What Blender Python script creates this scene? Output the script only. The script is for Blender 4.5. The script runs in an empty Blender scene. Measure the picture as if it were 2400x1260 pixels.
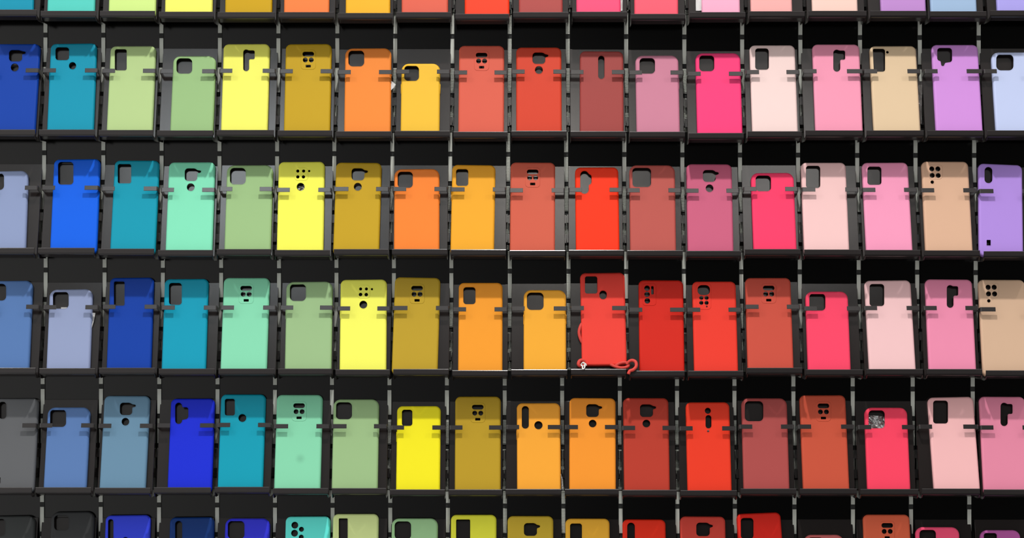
import bpy, bmesh, math, random
from mathutils import Vector, Matrix
from mathutils.geometry import tessellate_polygon

# ------------------------------------------------------------------ camera, world, lights, exposure
D = 3.40            # camera distance from the wall (m)
S = 1380.0          # pixels per metre on the wall plane
F = S * D           # focal length in pixels
CX, CY = 1235.0, 630.0
ZC = 1.45           # height of the optical axis
scn = bpy.context.scene
C = scn.collection
cam = bpy.data.cameras.new('camera')
cam.sensor_width = 36.0
cam.lens = F / 2400.0 * 36.0
cam.shift_x = (1200.0 - CX) / 2400.0
cam.clip_start = 0.05
co = bpy.data.objects.new('camera', cam); C.objects.link(co)
co.location = (0, -D, ZC); co.rotation_euler = (math.pi / 2, 0, 0)
scn.camera = co

w = bpy.data.worlds.new('world'); scn.world = w; w.use_nodes = True
wn = w.node_tree; bg = wn.nodes['Background']
def wmath(op, a, b=None, clamp=False):
    n = wn.nodes.new('ShaderNodeMath'); n.operation = op; n.use_clamp = clamp
    for i, v in enumerate((a, b)):
        if v is None: continue
        if isinstance(v, (int, float)): n.inputs[i].default_value = v
        else: wn.links.new(v, n.inputs[i])
    return n.outputs[0]
def wramp(v, a, b, lo=0.0, hi=1.0):
    n = wn.nodes.new('ShaderNodeMapRange'); n.interpolation_type = 'SMOOTHSTEP'
    for i, x in enumerate((None, a, b, lo, hi)):
        if x is not None: n.inputs[i].default_value = x
    wn.links.new(v, n.inputs[0]); return n.outputs[0]
wtc = wn.nodes.new('ShaderNodeTexCoord'); wsep = wn.nodes.new('ShaderNodeSeparateXYZ')
wn.links.new(wtc.outputs['Generated'], wsep.inputs[0])
# the shop around: darker at eye level on the right, brighter to the left and up towards the ceiling
left = wramp(wsep.outputs[0], 0.10, -0.34, 0.0, FILL_LEFT := 0.50)
upw = wramp(wsep.outputs[2], 0.30, 0.85, 0.0, FILL_UP := 0.75)
side = wramp(wmath('ABSOLUTE', wsep.outputs[0]), 0.30, 0.75, 0.0, FILL_SIDE := 0.62)
wn.links.new(wmath('ADD', wmath('ADD', left, upw), wmath('ADD', side, 0.025)), bg.inputs[1])
bg.inputs[0].default_value = (1.0, 0.985, 0.965, 1)

def area(name, loc, target, size, watts, col=(1, 1, 1), shape='DISK', sy=None):
    l = bpy.data.lights.new(name, 'AREA'); l.shape = shape; l.size = size
    if sy: l.size_y = sy
    l.energy = watts; l.color = col
    o = bpy.data.objects.new(name, l); C.objects.link(o); o.location = loc
    d = Vector(target) - Vector(loc)
    o.rotation_euler = d.to_track_quat('-Z', 'Y').to_euler()
    return o
for lx, pw in ((-1.75, 10), (0.05, 41.5), (1.85, 10)):
    area('track_spot', (lx, -1.3, 3.62), (lx * 0.6, 0, 1.1), 0.09, pw, (1.0, 0.968, 0.935))
# ceiling panels far behind the photographer, mirrored in the satin steel
for az, pw, col in ((-13.5, 21, (0.88, 0.96, 1.0)), (1.0, 11.5, (1.0, 0.95, 0.88)), (12.2, 10, (1.0, 0.96, 0.92))):
    t = math.tan(math.radians(az)); area('ceiling_panel', (6.2 * t, -6.2, ZC + 3.85), (0, 0, ZC), {-13.5: 1.1, 1.0: 0.6, 12.2: 0.8}[az], pw, col, 'RECTANGLE', 0.75)

scn.view_settings.view_transform = 'Standard'
scn.view_settings.look = 'None'
scn.view_settings.exposure = 0.04
scn.view_settings.gamma = 1.0
scn.view_settings.use_curve_mapping = False

# ------------------------------------------------------------------ helpers
def lin(c):
    c = c / 255.0
    return c / 12.92 if c <= 0.04045 else ((c + 0.055) / 1.055) ** 2.4

def mat(name, col, rough=0.5, metal=0.0, spec=0.5, var=0.0, vscale=30, bump=0.0, bscale=900, alpha=None, trans=0.0, bdist=0.0004):
    m = bpy.data.materials.new(name); m.use_nodes = True
    nt = m.node_tree; b = nt.nodes['Principled BSDF']
    b.inputs['Base Color'].default_value = (*col, 1)
    b.inputs['Roughness'].default_value = rough
    b.inputs['Metallic'].default_value = metal
    b.inputs['Specular IOR Level'].default_value = spec
    b.inputs['Transmission Weight'].default_value = trans
    tc = nt.nodes.new('ShaderNodeTexCoord')
    if var > 0:
        n = nt.nodes.new('ShaderNodeTexNoise'); n.inputs['Scale'].default_value = vscale; n.inputs['Detail'].default_value = 2
        nt.links.new(tc.outputs['Object'], n.inputs['Vector'])
        r = nt.nodes.new('ShaderNodeMapRange')
        r.inputs[3].default_value = 1 - var; r.inputs[4].default_value = 1 + var
        nt.links.new(n.outputs['Fac'], r.inputs[0])
        mx = nt.nodes.new('ShaderNodeVectorMath'); mx.operation = 'SCALE'
        mx.inputs[0].default_value = col
        nt.links.new(r.outputs[0], mx.inputs['Scale'])
        nt.links.new(mx.outputs[0], b.inputs['Base Color'])
    if bump > 0:
        n = nt.nodes.new('ShaderNodeTexNoise'); n.inputs['Scale'].default_value = bscale; n.inputs['Detail'].default_value = 3
        nt.links.new(tc.outputs['Object'], n.inputs['Vector'])
        bp = nt.nodes.new('ShaderNodeBump'); bp.inputs['Strength'].default_value = bump; bp.inputs['Distance'].default_value = bdist
        nt.links.new(n.outputs['Fac'], bp.inputs['Height']); nt.links.new(bp.outputs[0], b.inputs['Normal'])
    if alpha is not None: b.inputs['Alpha'].default_value = alpha
    return m

M_WALL = mat('black_wall_laminate', (0.0010, 0.0009, 0.0008), 0.15, 0, 0.6, 0.12, 6)
M_PLATE = mat('black_powder_coated_steel', (0.015, 0.0118, 0.0112), 0.16, 0, 0.5, 0.06, 40, 0.03, 1500)
M_LIP = mat('black_satin_steel', (0.022, 0.019, 0.019), 0.2, 0, 0.6, 0.05, 40, 0.02, 1500)
M_RAIL = mat('grey_zinc_rail', (0.52, 0.54, 0.49), 0.38, 0.0, 0.5, 0.08, 60)
M_SLOT = mat('dark_rail_channel', (0.02, 0.021, 0.02), 0.6, 0, 0.3)
M_WHITE = mat('white_paper', (0.85, 0.85, 0.84), 0.6, bump=0.2, bscale=200)
M_FILM = mat('crinkled_clear_film', (0.60, 0.60, 0.60), 0.12, 0.75, 0.9, bump=1.0, bscale=75, bdist=0.006)
M_CHROME = mat('silver_charm_metal', (0.8, 0.78, 0.74), 0.18, 1.0)

def tag(o, label=None, cat=None, group=None, kind=None):
    if label: o['label'] = label
    if cat: o['category'] = cat
    if group: o['group'] = group
    if kind: o['kind'] = kind
    return o

def link(name, me, parent=None, mats=(), M=None):
    for m in mats:
        if m.name not in [x.name for x in me.materials if x]: me.materials.append(m)
    o = bpy.data.objects.new(name, me); C.objects.link(o)
    if parent: o.parent = parent
    if M is not None: o.matrix_local = M
    return o

def box(bm, x0, y0, z0, x1, y1, z1, mi=0):
    v = [bm.verts.new(p) for p in ((x0,y0,z0),(x1,y0,z0),(x1,y1,z0),(x0,y1,z0),(x0,y0,z1),(x1,y0,z1),(x1,y1,z1),(x0,y1,z1))]
    for f in ((0,3,2,1),(4,5,6,7),(0,1,5,4),(1,2,6,5),(2,3,7,6),(3,0,4,7)):
        fc = bm.faces.new([v[i] for i in f]); fc.material_index = mi

def prism_x(bm, poly, x0, x1):
    """poly in (v, w) extruded along u"""
    a = [bm.verts.new((x0, p[0], p[1])) for p in poly]
    b = [bm.verts.new((x1, p[0], p[1])) for p in poly]
    n = len(poly)
    bm.faces.new(a); bm.faces.new(list(reversed(b)))
    for i in range(n):
        j = (i + 1) % n
        bm.faces.new((a[i], b[i], b[j], a[j]))

def finish(bm, name, bevel=0.0, seg=2, smooth=False):
    bmesh.ops.recalc_face_normals(bm, faces=bm.faces)
    if bevel:
        es = [e for e in bm.edges if len(e.link_faces) == 2 and e.calc_face_angle(0) > 0.5]
        bmesh.ops.bevel(bm, geom=es, offset=bevel, segments=seg, affect='EDGES', clamp_overlap=True)
    if smooth:
        for f in bm.faces: f.smooth = True
    me = bpy.data.meshes.new(name); bm.to_mesh(me); bm.free()
    return me

def tube(name, pts, rad, sides=10, close=False, flat=1.0):
    """smooth tube mesh through the points (Catmull-Rom)"""
    P = [Vector(p) for p in pts]; out = []
    n = len(P)
    rng = n if close else n - 1
    for i in range(rng):
        p0 = P[(i - 1) % n] if close or i > 0 else P[i]
        p1 = P[i]; p2 = P[(i + 1) % n]
        p3 = P[(i + 2) % n] if close or i + 2 < n else P[(i + 1) % n]
        for k in range(6):
            t = k / 6
            out.append(0.5 * ((2*p1) + (p2-p0)*t + (2*p0-5*p1+4*p2-p3)*t*t + (3*p1-p0-3*p2+p3)*t**3))
    if not close: out.append(P[-1])
    bm = bmesh.new(); rings = []; m = len(out)
    for i, p in enumerate(out):
        a = out[(i+1) % m] if close or i + 1 < m else p
        b = out[i-1] if close or i > 0 else p
        t = (a - b).normalized()
        up = Vector((0, 0, 1)) if abs(t.z) < 0.9 else Vector((1, 0, 0))
        s = t.cross(up).normalized(); q = s.cross(t)
        rings.append([bm.verts.new(p + s*rad*math.cos(2*math.pi*k/sides) + q*rad*flat*math.sin(2*math.pi*k/sides)) for k in range(sides)])
    for i in range(m if close else m - 1):
        r0, r1 = rings[i], rings[(i+1) % m]
        for k in range(sides):
            bm.faces.new((r0[k], r0[(k+1) % sides], r1[(k+1) % sides], r1[k]))
    if not close:
        bm.faces.new(rings[0]); bm.faces.new(list(reversed(rings[-1])))
    return finish(bm, name, smooth=True)

# ------------------------------------------------------------------ geometry of a holder
TH = math.radians(14.2)
PD = 0.041          # plate stands this far off the wall at its foot
SO = 0.0205         # lip and arms stand this far in front of the plate
LIPH = 0.0092
VARM = 0.1135
VV = Vector((0, math.sin(TH), math.cos(TH)))
WV = Vector((0, -math.cos(TH), math.sin(TH)))
UV = Vector((1, 0, 0))
CAMP = Vector((0, -D, ZC))

def ray(px, py):
    return Vector(((px - CX) / F, 1.0, (CY - py) / F))
def at_depth(px, py, d):
    return CAMP + ray(px, py) * (D - d)

class Holder: pass
def holder_frame(gl, gr, ylip):
    h = Holder()
    dl = PD + SO * math.cos(TH)
    xl = at_depth(gl, ylip, dl).x; xr = at_depth(gr, ylip, dl).x
    d_top = PD + SO * math.cos(TH) - LIPH * math.sin(TH)
    p = at_depth((gl + gr) / 2, ylip, d_top)
    top = VV * LIPH + WV * SO
    h.o = Vector(((xl + xr) / 2, -PD, p.z - top.z))
    h.hw = (xr - xl) / 2 - 0.0032
    h.M = Matrix(((UV.x, VV.x, WV.x, h.o.x), (UV.y, VV.y, WV.y, h.o.y), (UV.z, VV.z, WV.z, h.o.z), (0, 0, 0, 1)))
    return h
def on_plane(h, px, py, wq):
    r = ray(px, py)
    q = h.o + WV * wq
    t = (q - CAMP).dot(WV) / r.dot(WV)
    p = CAMP + r * t - h.o
    return p.dot(UV), p.dot(VV)

PLATE_H = 0.1615
def wall_w(v, depth):
    """w of a point at height v on the holder whose distance from the wall is depth"""
    return (depth - PD + v * math.sin(TH)) / math.cos(TH)

def build_holder(h, label, ext=(0.0, 0.0)):
    # ext: how far the left and right arm brackets stand outside the plate edge
    root = bpy.data.objects.new('phone_case_holder', None); C.objects.link(root)
    root.matrix_world = h.M; root.empty_display_size = 0.02
    tag(root, label, 'display holder', 'black tilted phone case holders')
    hw = h.hw; T = 0.0013
    bm = bmesh.new(); box(bm, -hw, -0.001, -T, hw, PLATE_H, 0.0)
    link('back_plate', finish(bm, 'back_plate', 0.0004, 1), root, (M_PLATE,))
    # floor and upturned lip with rolled top edge
    bm = bmesh.new()
    prof = [(-T, -T), (-T, SO - 0.0052), (-T + 0.0004, SO - 0.0040), (0.0003, SO - 0.0022), (0.0014, SO - 0.0012), (LIPH - 0.0018, SO - 0.0002),
            (LIPH - 0.0010, SO), (LIPH - 0.0002, SO - 0.00024), (LIPH, SO - 0.0009), (LIPH - 0.0003, SO - 0.0015), (LIPH - 0.0010, SO - 0.0018),
            (0.0014, SO - 0.0040), (0.0004, SO - 0.0048), (0.0, SO - 0.0056), (0.0, 0.0)]
    prism_x(bm, prof, -hw, hw)
    link('front_lip', finish(bm, 'front_lip'), root, (M_LIP,))
    # triangular side flanges reaching back to the wall
    for s in (-1, 1):
        bm = bmesh.new()
        x0, x1 = (hw - T, hw) if s > 0 else (-hw, -hw + T)
        vb = -0.0052
        poly = [(0.1400, -T), (0.1400, wall_w(0.1400, 0.0045)), (0.112, wall_w(0.112, 0.0045)), (0.110, wall_w(0.110, 0.0085)), (0.104, wall_w(0.104, 0.0085)),
                (0.102, wall_w(0.102, 0.0045)), (0.062, wall_w(0.062, 0.0045)), (0.060, wall_w(0.060, 0.0085)), (0.054, wall_w(0.054, 0.0085)),
                (0.052, wall_w(0.052, 0.0045)), (0.012, wall_w(0.012, 0.0045)), (0.004, wall_w(0.004, 0.010)), (vb, 0.004), (vb, SO * 0.55), (-T, SO - 0.002), (-T, -T)]
        prism_x(bm, poly, x0, x1)
        link('side_flange', finish(bm, 'side_flange'), root, (M_PLATE,))
    # hook boxes added over the rail to darken it where the holder shades it
    for s in (-1, 1):
        for va, vb2 in ((0.0655, 0.0800), (0.0330, 0.0480)):
            bm = bmesh.new(); x0, x1 = sorted((s * (hw - 0.0002), s * (hw + 0.0027)))
            vm = (va + vb2) / 2
            box(bm, x0, va, wall_w(vm, 0.0085), x1, vb2, wall_w(vm, 0.0100))
            link('rail_shade_hook', finish(bm, 'rail_shade_hook'), root, (M_PLATE,))
    # clip arms
    for s in (-1, 1):
        bm = bmesh.new(); ah = 0.0037
        L = 0.0222
        xo = hw + ext[0 if s < 0 else 1]
        # bent strip: off the plate edge, forward past the case, then inward with a rounded bend
        prof = [(hw - 0.002, -0.0012), (xo - 0.0012, -0.0012), (xo, 0.0), (xo, SO - 0.0022), (xo - 0.0007, SO - 0.0006), (xo - 0.0022, SO), (hw - L, SO), (hw - L, SO - 0.0012),
                (xo - 0.0026, SO - 0.0012), (xo - 0.0016, SO - 0.0017), (xo - 0.0012, SO - 0.0028), (xo - 0.0012, -0.0003), (hw - 0.002, -0.0003)]
        a_ = [bm.verts.new((s * p[0], VARM - ah, p[1])) for p in prof]; b_ = [bm.verts.new((s * p[0], VARM + ah, p[1])) for p in prof]
        bm.faces.new(a_); bm.faces.new(list(reversed(b_)))
        for i in range(len(prof)):
            j = (i + 1) % len(prof); bm.faces.new((a_[i], b_[i], b_[j], a_[j]))
        link('clip_arm', finish(bm, 'clip_arm', 0.0002, 1), root, (M_LIP,))
    return root

# ------------------------------------------------------------------ cutout outlines in picture pixels
def arc(cx, cy, r, a0, a1, n=6):
    return [(cx + r * math.cos(math.radians(a0 + (a1 - a0) * k / n)), cy + r * math.sin(math.radians(a0 + (a1 - a0) * k / n))) for k in range(n + 1)]
def RR(x0, y0, x1, y1, r=7):
    r = min(r, (x1 - x0) / 2 - .01, (y1 - y0) / 2 - .01)
    return arc(x0 + r, y0 + r, r, 180, 270) + arc(x1 - r, y0 + r, r, 270, 360) + arc(x1 - r, y1 - r, r, 0, 90) + arc(x0 + r, y1 - r, r, 90, 180)
def CI(x, y, r): return [(x + r * math.cos(2 * math.pi * k / 20), y + r * math.sin(2 * math.pi * k / 20)) for k in range(20)]
def R9(x0, y0, x1, y1, tx, ty):
    r = 8
    return (arc(x0 + r, y0 + r, r, 180, 270) + [(x1 - 8, y0)] + [(x1 - 4, y0 + 1.2), (x1, ty - 4.0)] + arc(tx - 2.4, ty - .2, 2.8, -80, 80, 4)
            + [(x1 + .8, ty + 4.0), (x1, ty + 6.5)] + arc(x1 - r, y1 - r, r, 0, 90) + arc(x0 + r, y1 - r, r, 90, 180))
def KEY(x0, y0, x1, y1, bx, b0, b1):
    """tall pill with a square lobe on its upper right"""
    r = (x1 - x0) / 2
    return (arc(x0 + r, y0 + r, r, 180, 300) + [(x1 - 1, b0 + 1)] + arc(bx - 4, b0 + 5, 4, 270, 360, 4) + arc(bx - 4, b1 - 4, 4, 0, 90, 4)
            + [(x1 + 2, b1), (x1, b1 + 2)] + arc(x0 + r, y1 - r, r, 0, 180, 10))
def LOBE(x0, y0, x1, y1, bx, b0, b1):
    """tall pill with a rounded lobe on its right"""
    r = (x1 - x0) / 2
    return (arc(x0 + r, y0 + r, r, 180, 330) + [(x1 + 1, b0)] + arc(bx - 6, b0 + 6, 6, 280, 360, 4) + arc(bx - 7, b1 - 7, 7, 0, 80, 4)
            + [(x1, b1 + 2)] + arc(x0 + r, y1 - r, r, 0, 180, 10))
def N9(cx, y0):
    """pill slot, two lenses and a flash window; y0 = top of the slot"""
    return [RR(cx - 13.5, y0, cx + 13.5, y0 + 11, 5.4), CI(cx - 7, y0 + 19.5, 5.7), CI(cx + 7, y0 + 19.5, 5.7), RR(cx - 6, y0 + 31, cx + 6, y0 + 37, 1.2)]
def NOTCHSQ(x0, y0, x1, y1):
    r = 7
    return (arc(x0 + r, y0 + r, r, 180, 270) + arc(x1 - r, y0 + r, r, 270, 360) + arc(x1 - r, y1 - r, r, 0, 90)
            + [(x0 + 19, y1 + 1.5)] + arc(x0 + 13, y1 + 5, 4, 0, 180, 6) + [(x0 + 8, y1 - 2)] + arc(x0 + r, y1 - r - 3, r, 130, 180, 4))

# type -> (phrase for the label, builder)
PH = {
 'sq': 'square camera cutout', 'tall': 'tall rectangular camera cutout', 'sqdot': 'square cutout and round hole', 'r9': 'notched cutout above round hole',
 'key': 'key-shaped camera cutout', 'n9': 'slot above two round lens holes', 'pill': 'narrow upright pill cutout', 'four': 'four lens holes in a square',
 'lobe': 'pill cutout with side lobe', 'nsq': 'pointed square camera cutout', 'corner': 'tall corner cutout and pinhole', 'tri': 'three lens holes and slit',
 'big5': 'rounded cutout above four lens holes', 'pilldot': 'pill cutout and round hole', 'line': 'round hole above short slot', 'quad': 'scattered round lens holes',
 'tallpill': 'rectangular cutout and small oval hole', 'none': 'only its lower end showing',
}
ROWN = ('top row', 'second row', 'third row', 'fourth row', 'fifth row', 'bottom row')

# gap centres between holders (at the lips), lip heights, rail positions for each row
GAPS = [
 [90,229,367,505,648,787,924,1062,1198,1337,1475,1612,1752,1891,2036,2176,2317],
 [86,226,363,503,646,783,921,1058,1194,1333,1471.5,1610,1748,1884,2027,2170,2310],
 [84,225,365,503,639,777.5,914,1052,1190,1329,1466,1605,1742,1881,2023,2162,2302],
 [87,227,367,507,647,781.5,917,1055.5,1194,1334,1472,1609,1747,1885,2027,2168,2307],
 [78,217,356,498,635,773,909,1047,1181,1320,1455,1591,1732,1871,2013,2157,2302],
 [74,214,354,494,632,770,907,1046,1182,1322,1459,1595,1733,1876,2016,2156,2298]]
LIPY = [
 [22,25,25,27,28,28,30,28,32,28,27,32,28,26,25,25,26,24],
 [303,303,304,305,304,305,307,306,308,306,307,308,311,307,305,305,305,305],
 [580,580,582,585,583,585,583,583,584,586,585,586,587,583,584,585,586,588],
 [861,862,861,863,863,863,865,864,867,865,864,868,868,861,865,864,864,867],
 [1141,1141,1142,1141,1140,1143,1143,1146,1146,1145,1145,1147,1148,1144,1144,1145,1144,1146],
 [1422,1422,1423,1423,1423,1424,1424,1426,1426,1427,1427,1428,1428,1428,1427,1427,1427,1427]]
RAILX = [
 [109,244,380,517,654,792,928,1061,1195,1332,1468,1605,1741,1877,2017,2157,2295],
 [107.5,243,379,516,653,791,926.7,1060.5,1194.6,1330.6,1467.3,1603.6,1739,1875.3,2015,2155,2293],
 [104.5,243,379.5,515,650,784,920,1055.5,1191,1326.8,1463,1599,1734,1870,2008.5,2145,2282.5],
 [108,246,382.5,519,654.5,789,923.5,1058,1195,1332.5,1467.5,1602.5,1737,1874,2012,2149,2286],
 [101,237.5,374,510.5,645,778.5,913,1047.5,1183,1317.5,1452.5,1586.5,1721,1859,1998,2138.5,2279],
 [99.5,237,373.5,509.5,645,780,915,1050,1183.7,1320.5,1454.5,1587.5,1722,1861.5,1998.5,2134.5,2271]]

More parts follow.
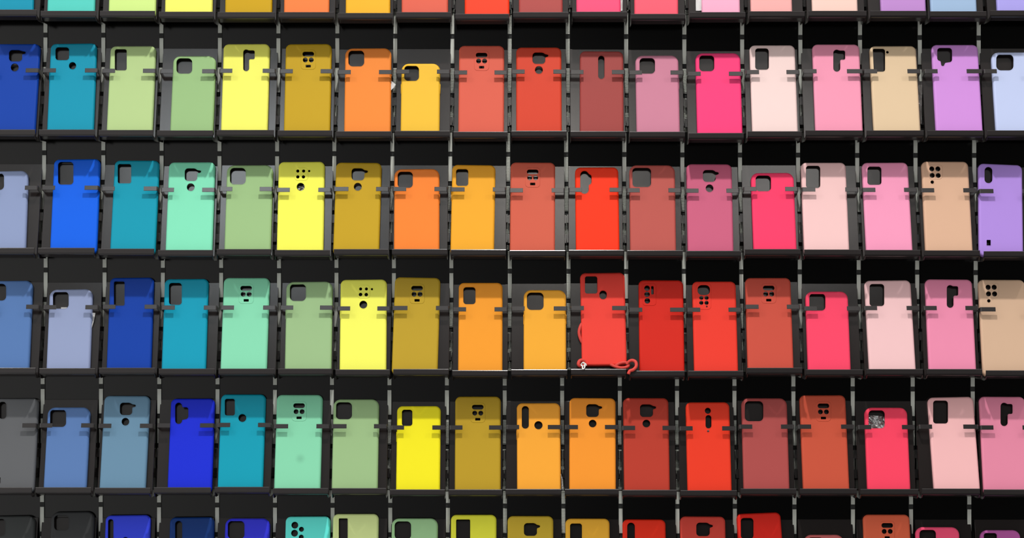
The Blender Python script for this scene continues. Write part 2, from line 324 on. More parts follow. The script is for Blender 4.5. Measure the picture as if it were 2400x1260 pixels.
# every case: colour name, rgb, top-left x, top-right x, top y, bottom-left x, bottom-right x, type, holes
T = 'tall'
CASES = [
 [ ('cerulean',(36,160,190),-24,82,-178,-30,77,'none',[]), ('aqua',(102,218,205),117,227,-178,110,221,'none',[]),
   ('pale lime',(218,248,150),260,369,-178,254,364,'none',[]), ('lemon yellow',(255,252,120),390,500,-178,386,497,'none',[]),
   ('ochre',(208,168,52),530,639,-178,527,637,'none',[]), ('coral orange',(249,138,82),668,773,-168,665,771,'none',[]),
   ('amber',(247,186,62),811,915,-170,810,914,'none',[]), ('salmon red',(226,108,90),942,1050,-175,941,1050,'none',[]),
   ('vermilion',(253,78,55),1089,1193,-170,1089,1194,'none',[]), ('dusty brick',(178,87,84),1216,1318,-170,1216,1319,'none',[]),
   ('hot pink',(255,92,130),1350,1453,-170,1351,1455,'none',[]), ('watermelon pink',(252,102,120),1486,1588,-165,1487,1590,'none',[]),
   ('candy pink',(248,178,206),1642,1731,-170,1645,1735,'none',[]), ('rose pink',(245,180,177),1755,1852,-175,1760,1857,'none',[]),
   ('pale peach',(249,212,200),1898,2004,-175,1904,2011,'none',[]), ('lavender purple',(196,147,213),2057,2162,-175,2065,2171,'none',[]),
   ('powder blue',(165,192,224),2173,2281,-175,2182,2290,'none',[]), ('periwinkle',(178,170,242),2328,2430,-170,2338,2440,'none',[]) ],
 [ ('royal blue',(33,80,178),-12,95,102,-24,81,'r9',[R9(21,117,52,144,60,123.5), CI(34.5,158,9.3)]),
   ('cerulean',(34,160,190),119,226,101,109,219,'sqdot',[RR(130,110.5,162,141,7), CI(170,154,8.5)]),
   ('pale lime',(192,219,153),259,365,107,249,357,T,[RR(269,115,297,165,5)]),
   ('sage green',(163,201,141),406,506,130,398,499,'sq',[RR(413.5,136.5,450.5,172.6,10)]),
   ('lemon yellow',(254,254,118),524,632,102,517,627,'key',[KEY(570,115.5,584,167,597,116.5,139)]),
   ('ochre',(203,167,52),669.6,777,102,664.7,773.5,'n9',N9(722.5,121)),
   ('tangerine orange',(249,146,70),809,917,112,806,915.5,'sq',[RR(816.6,118,853.6,155.7,10)]),
   ('amber',(247,197,70),941,1031.6,148,938.5,1030,'sq',[RR(947,154,982,189.6,10)]),
   ('salmon red',(224,105,87),1075.6,1182,106,1074,1181,'n9',N9(1128.8,123.5)),
   ('tomato red',(218,79,60),1209.5,1316,110,1210,1316.6,'r9',[R9(1248,122.7,1278,149.7,1285,130.5), CI(1263,164,9.2)]),
   ('dusty brick',(166,81,78),1359,1461,119,1359,1462,'pill',[RR(1402,130.5,1416.6,185,7.3)]),
   ('mauve pink',(208,136,159),1489,1590,129,1492,1594,'sq',[RR(1499,136,1535,172.6,9)]),
   ('hot pink',(255,76,132),1630,1735,123.5,1634,1741,'sq',[RR(1639,129.5,1674,167,9)]),
   ('blush pink',(249,221,217),1757,1863,105,1763,1871,T,[RR(1770,113,1802,163.5,7)]),
   ('bubblegum pink',(250,161,189),1904,2014,103,1911,2023,'key',[KEY(1953,116,1969.5,168,1981,117,140)]),
   ('sand beige',(231,204,169),2038,2147,107,2048,2158,'corner',[RR(2044,114,2074.6,168,6), CI(2080,122.3,3.2)]),
   ('orchid purple',(217,153,231),2183,2292,104,2194,2304,'nsq',[NOTCHSQ(2196.6,112,2231.6,146)]),
   ('icy blue',(201,213,249),2323,2430,121.5,2335,2442,'sq',[RR(2335,127,2375.5,165,11)]) ],
 [ ('greyish periwinkle',(149,164,203),-38,66,400,-45,59,'sq',[RR(-28,405.5,9.5,445,10)]),
   ('bright blue',(0,108,242),126,235,372,117,226,T,[RR(136,379,172,432.5,8)]),
   ('teal',(28,161,187),269,373,375,257,364,T,[RR(276,384,307.5,429.5,5)]),
   ('mint green',(139,235,196),396,504,379,387,497,'r9',[R9(433,394,462.5,424,471,402), CI(447,438.5,9.2)]),
   ('sage green',(163,199,141),532,639.5,386,525,634.5,'sq',[RR(539,393,576,432,10)]),
   ('lemon yellow',(254,254,100),653,761,378,648,757.5,'four',[CI(698,400.5,3.7), CI(711.7,400.5,3.7), CI(698,414.2,3.9), CI(711.2,414.2,3.9), CI(724.6,400.5,2.6), CI(704.7,437.5,9.3)]),
   ('ochre',(201,165,50),788,894,380,780,889,'r9',[R9(824,394,854,422.5,862,402), CI(838.5,437.5,9.2)]),
   ('tangerine orange',(251,139,63),924,1030,395,923,1029.5,'sq',[RR(932,402,967.5,440,9)]),
   ('amber',(247,175,57),1060.5,1161,385.5,1055,1158.5,T,[RR(1069,396,1097.5,435.5,6)]),
   ('salmon red',(214,103,83),1197,1301,379.5,1194.5,1301,'n9',N9(1248.5,397)),
   ('vermilion',(255,67,43),1348,1449,391,1349.5,1452.5,'lobe',[LOBE(1360,400,1380,454,1386.5,408,433)]),
   ('dusty brick',(191,96,89),1475,1582,386,1477,1585,'sq',[RR(1482,393,1526,438,9)]),
   ('raspberry pink',(206,103,133),1609,1715,383.5,1611.5,1720,'r9',[R9(1647.5,398,1677.5,426,1684.5,406), CI(1663,441,9)]),
   ('hot pink',(254,73,113),1760,1860,404,1766,1868,'sq',[RR(1771,411,1807,448,9)]),
   ('blush pink',(248,204,203),1877,1982.5,380,1885,1991,T,[RR(1889,388,1922.5,440.5,7)]),
   ('bubblegum pink',(250,161,196),2020.5,2127.5,380,2030,2140,T,[RR(2033,390,2066,433,7)]),
   ('tan beige',(225,183,155),2160,2269,377.5,2169,2281,'four',[CI(2184,395.5,5.9), CI(2198.3,395.5,5.9), CI(2185,410.7,5.9), CI(2199,411,5.9), CI(2185,426.5,4)]),
   ('violet',(181,146,229),2293.5,2396,384,2295,2399,'pill',[RR(2307.5,391,2326,429,9), RR(2312.5,562,2322,575,1)]) ],
 [ ('denim blue',(93,129,186),-30,76,657,-42,68,'sq',[RR(-25,664.5,14.5,704,10)]),
   ('greyish periwinkle',(153,166,203),116,217,677,108,210,'sq',[RR(124,683,161,723,10)]),
   ('cobalt blue',(6,71,172),257,361,649.5,249.5,353,T,[RR(267,659,292,716,4)]),
   ('cerulean',(24,162,192),386,488.5,652.5,378,482,T,[RR(396,662.5,426,714,7)]),
   ('mint green',(141,226,186),524.5,632,650,516,625,'n9',N9(577,669.5)),
   ('sage green',(161,196,143),671,779.5,659,667,776.5,'sq',[RR(679.5,665,717,705,10)]),
   ('lemon yellow',(253,254,106),798,906.5,654,795.5,905,'four',[CI(845.3,676.7,3.6), CI(858.8,676.7,3.6), CI(845.1,689.8,4.2), CI(858.5,690,4.2), CI(871.8,677.2,2.6), CI(851.5,713.5,9.2)]),
   ('ochre',(193,161,52),926,1032,649,917.5,1026,'n9',N9(977.5,669.5)),
   ('tangerine orange',(249,161,53),1075,1178,661.5,1073.5,1177.5,T,[RR(1086,672.5,1114.5,712.5,7)]),
   ('amber',(247,175,59),1227.5,1326.5,678.5,1227,1327,'sq',[RR(1235,685,1274,726,10)]),
   ('bright red',(241,73,63),1359.5,1464,638,1364,1469.5,'tallpill',[RR(1371,647,1400,687.5,5), RR(1405,680.5,1422,701,8)]),
   ('crimson red',(214,48,38),1497,1601,655.5,1498.5,1605,'tri',[CI(1516.7,675,6.5), CI(1516.7,689.3,6.3), CI(1517.2,704.7,6.5), RR(1526.3,670,1532,689.5,2)]),
   ('scarlet red',(240,67,54),1622.5,1724,658.5,1626.5,1731,'big5',[RR(1635,667.5,1664,691,10), CI(1643.7,697.6,4.8), CI(1656,697.6,4.8), CI(1643.7,709.3,4.8), CI(1656,709.3,4.8), CI(1656.5,718,2)]),
   ('terracotta red',(206,86,71),1747,1852.5,650,1752,1861,'n9',N9(1801.8,669)),
   ('hot pink',(254,77,109),1888,1987,682,1893.5,1995,'sq',[RR(1897,687.5,1934.5,727.5,9)]),
   ('blush pink',(246,201,203),2026.5,2134,656,2037,2147.5,T,[RR(2038,665,2072.5,717,7)]),
   ('bubblegum pink',(241,146,179),2168.5,2278,653.5,2177,2289,'key',[KEY(2219,667.5,2235,721,2246,669,692.5)]),
   ('tan beige',(215,181,153),2293,2401,654.5,2303,2414,'four',[CI(2316,672.7,6), CI(2330.2,672.7,6), CI(2317,688.2,6), CI(2331.2,688.3,6), CI(2317.6,704.6,4)]) ],
 [ ('slate grey',(102,104,107),-22,90,933,-35,80,'pill',[RR(-3,941,15,981,8), RR(-9,1118,1,1131,1)]),
   ('denim blue',(95,129,184),112,211,953.5,101,202,'sq',[RR(117,959,155,1000,10)]),
   ('steel blue',(109,146,173),246,350,926.5,231,342,'r9',[R9(281,943,310,972,318,950.5), CI(294,987.7,9)]),
   ('ultramarine blue',(36,53,218),400.5,503.5,933,392,496,'lobe',[LOBE(410.5,943,427,993,441.5,953.5,982)]),
   ('teal',(26,161,186),518.5,622.5,923,509,616,'tallpill',[RR(527,934,550.5,973,5), CI(568,979,9.3)]),
   ('mint green',(139,219,179),649,756,924,641.5,751,'n9',N9(701,944.5)),
   ('sage green',(159,193,139),782,888,934.5,776.5,885.5,'sq',[RR(787,942,825,982,10)]),
   ('canary yellow',(248,236,40),930.5,1033,950.5,928,1031,T,[RR(942,959.5,966.5,997.5,6)]),
   ('ochre',(187,154,46),1067,1173.5,928,1065.5,1173.5,'n9',N9(1119.8,948)),
   ('amber',(248,169,59),1211,1313,943.5,1212,1314.5,'pilldot',[RR(1223,951,1239.5,1004,8), CI(1262,996,9.6)]),
   ('tangerine orange',(247,153,53),1334.5,1443,931.5,1334.5,1443.5,'r9',[R9(1374,946.5,1403.5,976.5,1411,954.5), CI(1389,992,9)]),
   ('brick red',(186,65,51),1461,1566,931.5,1462,1571,'r9',[R9(1500,947,1530.5,976.5,1537.5,954.5), CI(1515,992,9)]),
   ('vermilion',(235,64,43),1607.5,1709,941.5,1611,1716,'line',[CI(1659,962,7), RR(1653.7,972,1667.4,1003.5,6.8), CI(1659.7,1009.7,2.6)]),
   ('dusty brick',(173,81,79),1738,1844,932,1742.5,1851.5,'sq',[RR(1745.7,939.5,1789,986.5,10)]),
   ('terracotta red',(201,87,65),1874.5,1981,925,1882,1992,'n9',N9(1930,945)),
   ('hot pink',(251,73,101),2026,2126.5,954,2033.5,2134.5,'sq',[RR(2035.7,961,2073.7,1003,9)]),
   ('blush pink',(245,188,189),2173.5,2282,929.5,2190,2297,T,[RR(2187,938,2222,992,7)]),
   ('bubblegum pink',(229,139,166),2295,2402,928.5,2305.5,2414,'key',[KEY(2345,943,2362,998,2373.5,945,969.5)]) ],
 [ ('pale charcoal',(44,46,46),-22,82,1208,-32,74,'sq',[RR(-25,1215,12,1255,9)]),
   ('charcoal black',(42,43,44),120,221,1198,110,213,'sq',[RR(127,1207,161,1242,9)]),
   ('royal blue',(42,55,176),247,353,1206,239,345,'pilldot',[RR(253,1216,266,1272,6), CI(294,1267,9)]),
   ('dark navy',(16,42,92),398,502.5,1211,391,496,'pill',[RR(410.5,1220,427,1268,8)]),
   ('ultramarine blue',(42,44,172),528,632.5,1213.5,520,626,'sq',[RR(534,1220,573,1262,10)]),
   ('aqua',(80,188,178),669.5,774,1209,664,770,'quad',[CI(691,1230,8), CI(690.3,1248.7,8), CI(706.5,1239.5,5.8), CI(706,1258,5.8)]),
   ('pale lime',(176,199,128),780.5,887.5,1203,776,884,T,[RR(794,1214,815,1272,2)]),
   ('sage green',(128,164,120),918,1026.5,1213.5,915,1024,'sq',[RR(925,1221,963.5,1263,10)]),
   ('lemon yellow',(228,203,54),1057,1163.5,1205,1055,1163,T,[RR(1069,1216.5,1102,1275,3)]),
   ('ochre',(163,138,42),1189.5,1297,1208,1189,1297,'r9',[R9(1228,1225,1258.5,1255,1265.5,1233), CI(1243,1270,9)]),
   ('amber',(208,141,44),1325,1429,1214,1326,1430,T,[RR(1336,1226,1364,1272,6)]),
   ('vermilion',(186,39,22),1459,1560,1216,1461,1563,'pill',[RR(1470,1224,1488,1278,9)]),
   ('brick red',(163,54,45),1594,1700,1209,1597,1704,'r9',[R9(1632,1224,1663.5,1255.5,1670.5,1232), CI(1648,1270,9)]),
   ('crimson red',(176,32,24),1726,1829,1201,1741,1846,T,[RR(1736,1213,1766,1262,8)]),
   ('dusty brick',(150,76,76),1884,1977,1252,1890,1984,'sq',[RR(1894,1258,1928,1292,9)]),
   ('terracotta red',(173,78,54),2022.5,2132,1204.5,2032,2142,'n9',N9(2079.5,1225)),
   ('hot pink',(230,64,94),2145.5,2248,1234,2154,2258,'sq',[RR(2155,1241,2193.7,1281,9)]),
   ('plum purple',(138,68,123),2297,2391,1241,2307,2402,'sq',[RR(2305.7,1248.5,2336.6,1285,6)]) ],
]
# raised camera frames (picture pixels) that carry the lens holes: (row, column) -> frame and how many of the holes it owns
FRAMES = {(2,5): ((690,392.5,722,423,8), 4), (3,6): ((837.5,667.5,867.5,699,8), 4), (2,16): ((2176,386,2209,420,8), 4),
          (3,17): ((2308,663,2341,698,8), 4), (3,11): ((1506,664,1538,716,7), 4), (3,12): ((1631.5,664.5,1667,725,8), 6)}
for (r, c) in ((1,5),(1,8),(2,9),(3,4),(3,7),(3,13),(4,5),(4,8),(4,14),(5,15)):
    hl = CASES[r][c][8]
    cx = (hl[0][0][0] + max(p[0] for p in hl[0])) / 2; ty = min(p[1] for p in hl[0])
    FRAMES[(r, c)] = ((cx - 17.5, ty - 4.5, cx + 17.5, ty + 42, 8), 4)

def rrect(wd, ht, r, n=7, inset=0.0):
    """rounded rectangle standing on y=0, centred on x"""
    x0, x1, y0, y1 = -wd/2 + inset, wd/2 - inset, inset, ht - inset
    r = max(r - inset, 0.0006)
    out = []
    for cx, cy, a in ((x1 - r, y0 + r, -90), (x1 - r, y1 - r, 0), (x0 + r, y1 - r, 90), (x0 + r, y0 + r, 180)):
        for k in range(n + 1):
            t = math.radians(a + 90 * k / n); out.append((cx + r * math.cos(t), cy + r * math.sin(t)))
    return out
def area2(p): return sum(p[i][0]*p[(i+1) % len(p)][1] - p[(i+1) % len(p)][0]*p[i][1] for i in range(len(p)))
def offset(p, d):
    """p counter-clockwise; positive d grows it"""
    n = len(p); out = []
    for i in range(n):
        a = Vector(p[i-1]); b = Vector(p[i]); c = Vector(p[(i+1) % n])
        e1 = (b - a); e2 = (c - b)
        e1 = e1.normalized() if e1.length > 1e-9 else e2.normalized(); e2 = e2.normalized() if e2.length > 1e-9 else e1
        nr = Vector((e1.y + e2.y, -(e1.x + e2.x)))
        if nr.length < 1e-6: nr = Vector((e1.y, -e1.x))
        nr.normalize()
        k = 1 / max(0.6, nr.dot(Vector((e1.y, -e1.x))))
        out.append((b.x + nr.x * d * k, b.y + nr.y * d * k))
    return out
def dedupe(p, eps=3e-5):
    out = []
    for q in p:
        if not out or math.hypot(q[0]-out[-1][0], q[1]-out[-1][1]) > eps: out.append(q)
    if math.hypot(out[0][0]-out[-1][0], out[0][1]-out[-1][1]) <= eps: out.pop()
    return out

def ring(bm, p, z): return [bm.verts.new((q[0], q[1], z)) for q in p]
def bridge(bm, a, b, smooth=True):
    n = len(a)
    for i in range(n):
        f = bm.faces.new((a[i], a[(i+1) % n], b[(i+1) % n], b[i])); f.smooth = smooth
def fill(bm, outer, holes):
    loops = [outer] + holes
    flat = [v for l in loops for v in l]
    tris = tessellate_polygon([[v.co.copy() for v in l] for l in loops])
    for t in tris:
        if len(set(t)) == 3:
            try: bm.faces.new([flat[i] for i in t])
            except ValueError: pass

def shell_mesh(wd, ht, r, t, holes, re=0.0042, frame_holes=(), rx=0.0038):
    """moulded case: flat back with cut-outs, rounded edges, side walls, open on the far side.
       holes get a raised rim, frame_holes are left plain (a separate frame sits in them)"""
    bm = bmesh.new()
    rings = [ring(bm, rrect(wd, ht, r, inset=0.0004), 0.0), ring(bm, rrect(wd, ht, r), 0.0006), ring(bm, rrect(wd, ht, r), t - re)]
    for k in range(1, 8):
        a = math.pi / 2 * k / 7
        rings.append(ring(bm, rrect(wd, ht, r, inset=rx * (1 - math.cos(a))), t - re + re * math.sin(a)))
    for a, b in zip(rings[:-1], rings[1:]): bridge(bm, a, b)
    i0 = ring(bm, rrect(wd, ht, r, inset=0.0018), 0.0)
    i1 = ring(bm, rrect(wd, ht, r, inset=0.0018), t - 0.0018)
    bridge(bm, i0, rings[0]); bridge(bm, i1, i0)
    top_loops = []; low_loops = []
    for h in holes:
        g = 0.0009
        lp = [ring(bm, offset(h, g), t), ring(bm, offset(h, g * .7), t + 0.0004), ring(bm, offset(h, g * .25), t + 0.0004), ring(bm, h, t + 0.0001), ring(bm, h, t - 0.0018)]
        for a, b in zip(lp[:-1], lp[1:]): bridge(bm, a, b)
        top_loops.append(lp[0]); low_loops.append(lp[-1])
    for h in frame_holes:
        a = ring(bm, h, t); b = ring(bm, h, t - 0.0018); bridge(bm, a, b, False)
        top_loops.append(a); low_loops.append(b)
    fill(bm, rings[-1], top_loops); fill(bm, i1, low_loops)
    bmesh.ops.recalc_face_normals(bm, faces=bm.faces)
    me = bpy.data.meshes.new('phone_case'); bm.to_mesh(me); bm.free()
    return me
def frame_mesh(outline, holes, t):
    bm = bmesh.new()
    a = ring(bm, outline, t - 0.0016); b = ring(bm, outline, t + 0.0001); c = ring(bm, offset(outline, -0.0006), t + 0.00035)
    bridge(bm, a, b); bridge(bm, b, c)
    tl, ll = [], []
    for h in holes:
        p = ring(bm, offset(h, 0.00025), t + 0.00035); q = ring(bm, h, t + 0.0001); s = ring(bm, h, t - 0.0016)
        bridge(bm, p, q); bridge(bm, q, s); tl.append(p); ll.append(s)
    fill(bm, c, tl); fill(bm, a, ll)
    bmesh.ops.recalc_face_normals(bm, faces=bm.faces)
    me = bpy.data.meshes.new('camera_frame'); bm.to_mesh(me); bm.free()
    return me

# light reaching each row, to turn the colours read off the photograph into surface colours (the bottom row was read in shade)
ROWK = (1.07, 1.03, 0.955, 0.93, 0.88, 0.44)
ROWS = (0.040, 0.030, 0.024, 0.014, 0.012, 0.004)
ADJ = {}
TC = 0.0088
BUTTONS = {(1,1): 'L', (1,7): 'LR', (1,11): 'R', (2,1): 'R', (2,8): 'L', (3,5): 'L', (3,6): 'L', (3,9): 'LR', (4,6): 'R', (4,7): 'L', (4,9): 'L', (1,6): 'R', (3,1): 'R', (2,7): 'R'}
case_obj = {}; frames = {}

def build_case(r, c, h):
    name, rgb, tl, tr, ty, bl, br, typ, holes = CASES[r][c]
    ylip = LIPY[r][c]
    col = tuple(min(0.93, max(0.002, (lin(v) - ROWS[r] * 0.8) / ROWK[r] * 0.80 * a)) for v, a in zip(rgb, ADJ.get((r, c), (1, 1, 1))))
    m = mat('silicone_' + name.replace(' ', '_'), col, 0.48, 0, 0.17, 0.02, 25, 0.06, 2500)
    if (r, c) == (4, 5):
        # a faint round smudge low on the mint case
        nt = m.node_tree; b = nt.nodes['Principled BSDF']; tc = nt.nodes.new('ShaderNodeTexCoord')
        ds = nt.nodes.new('ShaderNodeVectorMath'); ds.operation = 'DISTANCE'; ds.inputs[1].default_value = (0.004, 0.060, TC)
        nt.links.new(tc.outputs['Object'], ds.inputs[0])
        mr = nt.nodes.new('ShaderNodeMapRange'); mr.interpolation_type = 'SMOOTHSTEP'
        mr.inputs[1].default_value = 0.0; mr.inputs[2].default_value = 0.011; mr.inputs[3].default_value = 0.80; mr.inputs[4].default_value = 1.0
        nt.links.new(ds.outputs['Value'], mr.inputs[0])
        sc = nt.nodes.new('ShaderNodeVectorMath'); sc.operation = 'SCALE'; nt.links.new(mr.outputs[0], sc.inputs['Scale'])
        nt.links.new(b.inputs['Base Color'].links[0].from_socket, sc.inputs[0]); nt.links.new(sc.outputs[0], b.inputs['Base Color'])
    ub, vb = on_plane(h, (bl + br) / 2, ylip, TC); ut, vt = on_plane(h, (tl + tr) / 2, ty, TC)
    wb = (on_plane(h, br, ylip, TC)[0] - on_plane(h, bl, ylip, TC)[0]); wt = on_plane(h, tr, ty + 20, TC)[0] - on_plane(h, tl, ty + 20, TC)[0]
    wd = (wb + wt) / 2
    dx, dy = ut - ub, vt - vb
    ang = math.atan2(dx, dy)
    if (r, c) == (3, 10): v0 = on_plane(h, 1416, 856.5, TC)[1]
    else: v0 = 0.0004 + abs(math.sin(ang)) * wd / 2 * 0.75
    u0 = ub + (v0 - vb) * math.tan(ang)
    ht = (vt - v0) / math.cos(ang)
    big = typ == 'sq'
    rad = 0.0125 if big else 0.0092
    R = Matrix.Rotation(-ang, 4, 'Z')
    ML = Matrix.Translation((u0, v0, 0.0004)) @ R
    inv = ML.inverted()
    def loc(p):
        u, v = on_plane(h, p[0], p[1], TC + 0.0004)
        q = inv @ Vector((u, v, 0)); return (q.x, q.y)
    lim = 0.0050
    polys = []
    for hp in holes:
        q = [loc(p) for p in hp]
        q = [(max(-wd/2 + lim, min(wd/2 - lim, a)), max(lim, min(ht - lim, b))) for a, b in q]
        q = dedupe(q)
        if area2(q) < 0: q.reverse()
        polys.append(q)
    fr = FRAMES.get((r, c)); own = []
    if fr:
        fo = dedupe([loc(p) for p in RR(*fr[0])])
        if area2(fo) < 0: fo.reverse()
        own = polys[:fr[1]]; rest = polys[fr[1]:]
        me = shell_mesh(wd, ht, rad, TC, rest, frame_holes=[offset(fo, -0.00005)])
    else:
        me = shell_mesh(wd, ht, rad, TC, polys)
    o = link('phone_case', me, None, (m,))
    o.matrix_world = h.M @ ML
    o['category'] = 'phone case'
    o['label'] = label_of(r, c)
    o['group'] = 'silicone phone cases in the wall holders'
    if fr:
        link('camera_frame', frame_mesh(fo, own, TC), o, (m,))
    for s in BUTTONS.get((r, c), ''):
        sg = 1 if s == 'R' else -1
        bm = bmesh.new()
        x0, x1 = sorted((sg * (wd / 2 - 0.0006), sg * (wd / 2 + 0.0007)))
        box(bm, x0, ht * 0.60, TC * 0.30, x1, ht * 0.60 + 0.017, TC * 0.62)
        link('side_button', finish(bm, 'side_button', 0.0004, 2, True), o, (m,))
    case_obj[(r, c)] = o; frames[(r, c)] = (h, ML, wd, ht, m)
    return o
SPECIAL = {(3,10): 'bright red phone case with red cord strap and silver charm, fourth row',
           (4,15): 'hot pink phone case, crinkled clear film inside its square cutout, fifth row',
           (2,5): 'lemon yellow phone case with four lens holes, silver glint in round hole, third row'}
def label_of(r, c):
    if (r, c) in SPECIAL: return SPECIAL[(r, c)]
    name, typ = CASES[r][c][0], CASES[r][c][7]
    return f'{name} phone case with {PH[typ]}, {ROWN[r]}' if typ != 'none' else f'{name} phone case, only its lower end in view, {ROWN[r]}'

# ------------------------------------------------------------------ the wall
bm = bmesh.new(); box(bm, -1.35, 0.0, ZC - 0.95, 1.35, 0.05, ZC + 0.95)
tag(link('wall_back', finish(bm, 'wall_back'), None, (M_WALL,)), kind='structure')

# ------------------------------------------------------------------ rails: one strip per row and gap
def rail_mesh(length, slots, ribbed_from):
    """local z down from 0; slots = distances of the slot centres"""
    bm = bmesh.new()
    wv = 0.0032
    box(bm, -wv - 0.0004, -0.0018, -length, wv + 0.0004, 0.0, 0.0, 1)
    edges = [0.0]
    for s in slots: edges += [s - 0.0042, s + 0.0042]
    edges.append(length)
    for i in range(0, len(edges) - 1, 2):
        a, b = edges[i], edges[i+1]
        if b - a < 0.003: continue
        box(bm, -wv, -0.0034, -b, wv, -0.0018, -a, 0)
        z = a + 0.0012
        while z < b - 0.0012:
            if z >= ribbed_from: box(bm, -wv * 0.92, -0.0045, -z - 0.0006, wv * 0.92, -0.0034, -z + 0.0006, 0)
            z += 0.0025
    me = finish(bm, 'slotted_rail'); me.materials.append(M_RAIL); me.materials.append(M_SLOT)
    return me
SLOTY = [-190, 86, 361.5, 635, 908, 1184]          # first slot below each row of lips, in picture pixels
rail_cache = {}
for r in range(6):
    for g in range(17):
        ytop = (LIPY[r-1][g] + 4 if r else -230)
        x = RAILX[r][g]
        top = at_depth(x, ytop, 0.0); nxt = (LIPY[r][g] + 3)
        bot = at_depth(x, nxt, 0.0)
        L = top.z - bot.z
        s0 = top.z - at_depth(x, SLOTY[r] + (x - 1200) * 0.003, 0.0).z
        rib = 0.0 if g in (8, 9) else (0.085 if g in (6, 7, 10, 11, 12) else 9.0)
        key = (round(L, 3), round(s0, 3), rib)
        if key not in rail_cache: rail_cache[key] = rail_mesh(round(L, 3) - 0.0006, [s for s in (round(s0, 3) + 0.05 * k for k in range(4)) if s < L - 0.006], rib)
        o = link('slotted_rail', rail_cache[key]); o.location = (top.x, 0.0, top.z)
        tag(o, f'grey slotted metal strip between the {CASES[r][g][0]} and {CASES[r][g+1][0]} cases, {ROWN[r]}', 'metal strip', 'slotted metal wall strips')

# ------------------------------------------------------------------ holders and cases
for r in range(6):
    g = GAPS[r]
    for c in range(18):
        gl = g[c-1] if c > 0 else g[0] - 139
        gr = g[c] if c < 17 else g[16] + 140
        h = holder_frame(gl, gr, LIPY[r][c])
        name_, rgb_, tl, tr, ty, bl, br, typ_, hs_ = CASES[r][c]
        yl = LIPY[r][c]; ya = yl - 143; f = (yl - ya) / max(60.0, yl - ty)
        uL = on_plane(h, bl + (tl - bl) * f, ya, TC)[0]; uR = on_plane(h, br + (tr - br) * f, ya, TC)[0]
        ext = (min(0.0048, max(0.0, -uL + 0.0020 - h.hw)), min(0.0048, max(0.0, uR + 0.0020 - h.hw)))
        build_holder(h, f'tilted black metal holder with two arms carrying the {CASES[r][c][0]} case, {ROWN[r]}', ext)
        build_case(r, c, h)

# ------------------------------------------------------------------ strap, charm, tags and film
def on_holder(h, px, py, wq):
    u, v = on_plane(h, px, py, wq); return h.M @ Vector((u, v, wq))
h10 = frames[(3,10)][0]; mred = frames[(3,10)][4]; case10 = case_obj[(3,10)]
inv10 = case10.matrix_world.inverted()
def child_tube(name, parent, pts, rad, m, **k):
    inv = parent.matrix_world.inverted()
    return link(name, tube(name, [inv @ on_holder(h10, *p) for p in pts], rad, **k), parent, (m,))
M_CORD = mat('red_cord', (0.56, 0.05, 0.038), 0.6, 0, 0.3, 0.05, 80)
bpy.context.view_layer.update()
st = child_tube('wrist_strap', case10, [(1372,812,.004),(1362,797,.006),(1357.5,782,.007),(1358.5,770,.007),(1364,758,.005),(1376,750,.003)], 0.0026, M_CORD)
child_tube('wrist_strap', case10, [(1372,850,.008),(1362,858,.010),(1356,853,.011),(1359,845,.010),(1367,844,.008),(1374,849,.006)], 0.0030, M_CORD)
child_tube('wrist_strap', case10, [(1430,853,.006),(1443,859,.012),(1456,861.5,.0142),(1468,860,.0142),(1473,855,.013),(1466,849,.0128),(1452,851,.0125),(1443,857,.0115)], 0.0027, M_CORD)
child_tube('wrist_strap', case10, [(1470,853,.014),(1474,847,.016),(1482,844,.018),(1490,848,.020),(1491,858,.0215),(1484,866,.0225),(1476,869,.0225),(1473,876,.0225)], 0.0027, M_CORD)
ch = child_tube('silver_charm', case10, [(1363,853,.0165),(1367,849,.0175),(1371,853,.0175),(1368,858,.0175),(1363,856,.0165)], 0.0016, M_CHROME, sides=8, close=True)
ch['label'] = 'small silver charm on the red cord'
child_tube('silver_charm', case10, [(1366,856,.0205),(1365,861,.0210),(1367,865,.0215),(1370,861,.0215),(1371,857,.0205)], 0.0013, M_CHROME, sides=8)
child_tube('silver_charm', case10, [(1369,850,.018),(1373,853,.018),(1374,857,.018)], 0.0015, M_CHROME, sides=8)

def sheet(name, r, c, pts, m, label, cat, w0, crumple=0.0, th=0.0003, n=7):
    """thin sheet with pixel outline corners (4) at heights w (own thickness), subdivided and slightly crumpled"""
    h = frames[(r, c)][0]; rnd = random.Random(r * 50 + c)
    P = [Vector(on_holder(h, *p)) for p in pts]
    bm = bmesh.new(); g = []
    nrm = (P[1] - P[0]).cross(P[3] - P[0]).normalized()
    for i in range(n + 1):
        row = []
        for j in range(n + 1):
            a, b = i / n, j / n
            p = (P[0] * (1-b) + P[1] * b) * (1-a) + (P[3] * (1-b) + P[2] * b) * a
            row.append(bm.verts.new(p + nrm * rnd.uniform(-crumple, crumple)))
        g.append(row)
    for i in range(n):
        for j in range(n): bm.faces.new((g[i][j], g[i][j+1], g[i+1][j+1], g[i+1][j]))
    bmesh.ops.solidify(bm, geom=bm.faces[:], thickness=th)
    o = link(name, finish(bm, name), None, (m,))
    tag(o, label, cat); return o
sheet('paper_tag', 0, 12, [(1630,-60,.003),(1652,-60,.003),(1652,25,.003),(1631,25,.003)], M_WHITE, 'white paper sheet poking out left of the candy pink case, top row', 'paper tag', 0, 0.0006)
sheet('plastic_sleeve', 0, 10, [(1448,-60,.0012),(1460,-60,.0012),(1459,25,.0012),(1448,27,.0012)], M_WHITE, 'thin white plastic edge right of the hot pink case, top row', 'plastic sleeve', 0, 0.0007)
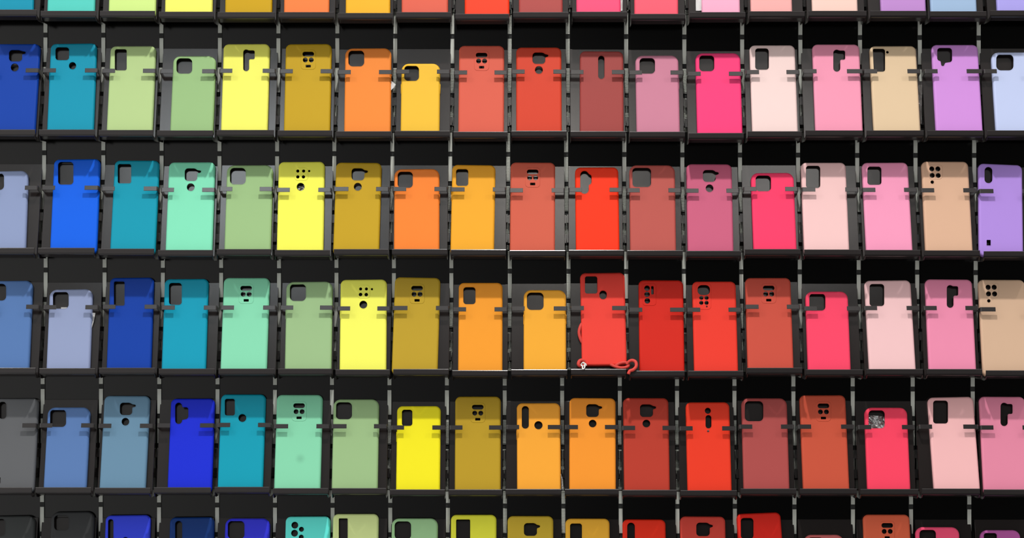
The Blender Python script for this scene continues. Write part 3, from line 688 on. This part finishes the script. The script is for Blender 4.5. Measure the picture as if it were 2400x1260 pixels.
sheet('paper_tag', 1, 6, [(913,186,.006),(928,198,.006),(922,206,.006),(914,214,.006)], M_WHITE, 'small white tag corner behind the tangerine orange case, second row', 'paper tag', 0, 0.0002, n=3)
sheet('paper_tag', 3, 1, [(214,732,.004),(223.5,733,.004),(220,752,.004),(213,775,.004)], M_WHITE, 'white tag sticking out right of the greyish periwinkle case, fourth row', 'paper tag', 0, 0.0003, n=4)
sheet('paper_tag', 3, 1, [(143,719.5,.002),(157,719.5,.002),(158,728,.002),(143,728,.002)], M_WHITE, 'white paper edge inside the cutout of the greyish periwinkle case, fourth row', 'paper tag', 0, 0.0002, n=3)
sheet('plastic_sleeve', 1, 15, [(2146,190,.003),(2162,190,.003),(2160,290,.003),(2152,290,.003)], mat('smoky_clear_film', (0.12, 0.11, 0.105), 0.12, 0, 0.8, bump=0.8, bscale=150, bdist=0.002), 'clear plastic sleeve right of the sand beige case, second row', 'plastic sleeve', 0, 0.0010)
sheet('plastic_film', 4, 15, [(2034,972,.0035),(2076,976,.0035),(2076,1008,.0035),(2036,1008,.0035)], M_FILM, 'crinkled clear film seen through the cutout of the hot pink case, fifth row', 'plastic film', 0, 0.0016)
sheet('plastic_film', 2, 5, [(697,436,.003),(714,434,.003),(712,446,.003),(698,447,.003)], M_FILM, 'shiny film scrap in the round hole of the lemon yellow case, third row', 'plastic film', 0, 0.0008, n=4)
sheet('plastic_film', 4, 9, [(1314,1108,.006),(1318.5,1120,.006),(1320,1150,.009),(1316.5,1140,.009)], M_FILM, 'thin clear film sliver right of the amber case foot, fifth row', 'plastic film', 0, 0.0004, n=4)
sheet('paper_tag', 4, 12, [(1655,1006,.0045),(1665,1006,.0045),(1665,1014,.0045),(1655,1014,.0045)], M_WHITE, 'white paper showing through the pinhole of the vermilion case, fifth row', 'paper tag', 0, 0.0001, n=2)

# uniqueness of labels among cases, holders and strips
seen = {}
for o in bpy.data.objects:
    l = o.get('label')
    if l and not o.parent:
        if l in seen: print('DUPLICATE LABEL', l)
        seen[l] = 1
        if not 4 <= len(l.split()) <= 16: print('LABEL LENGTH', len(l.split()), l)
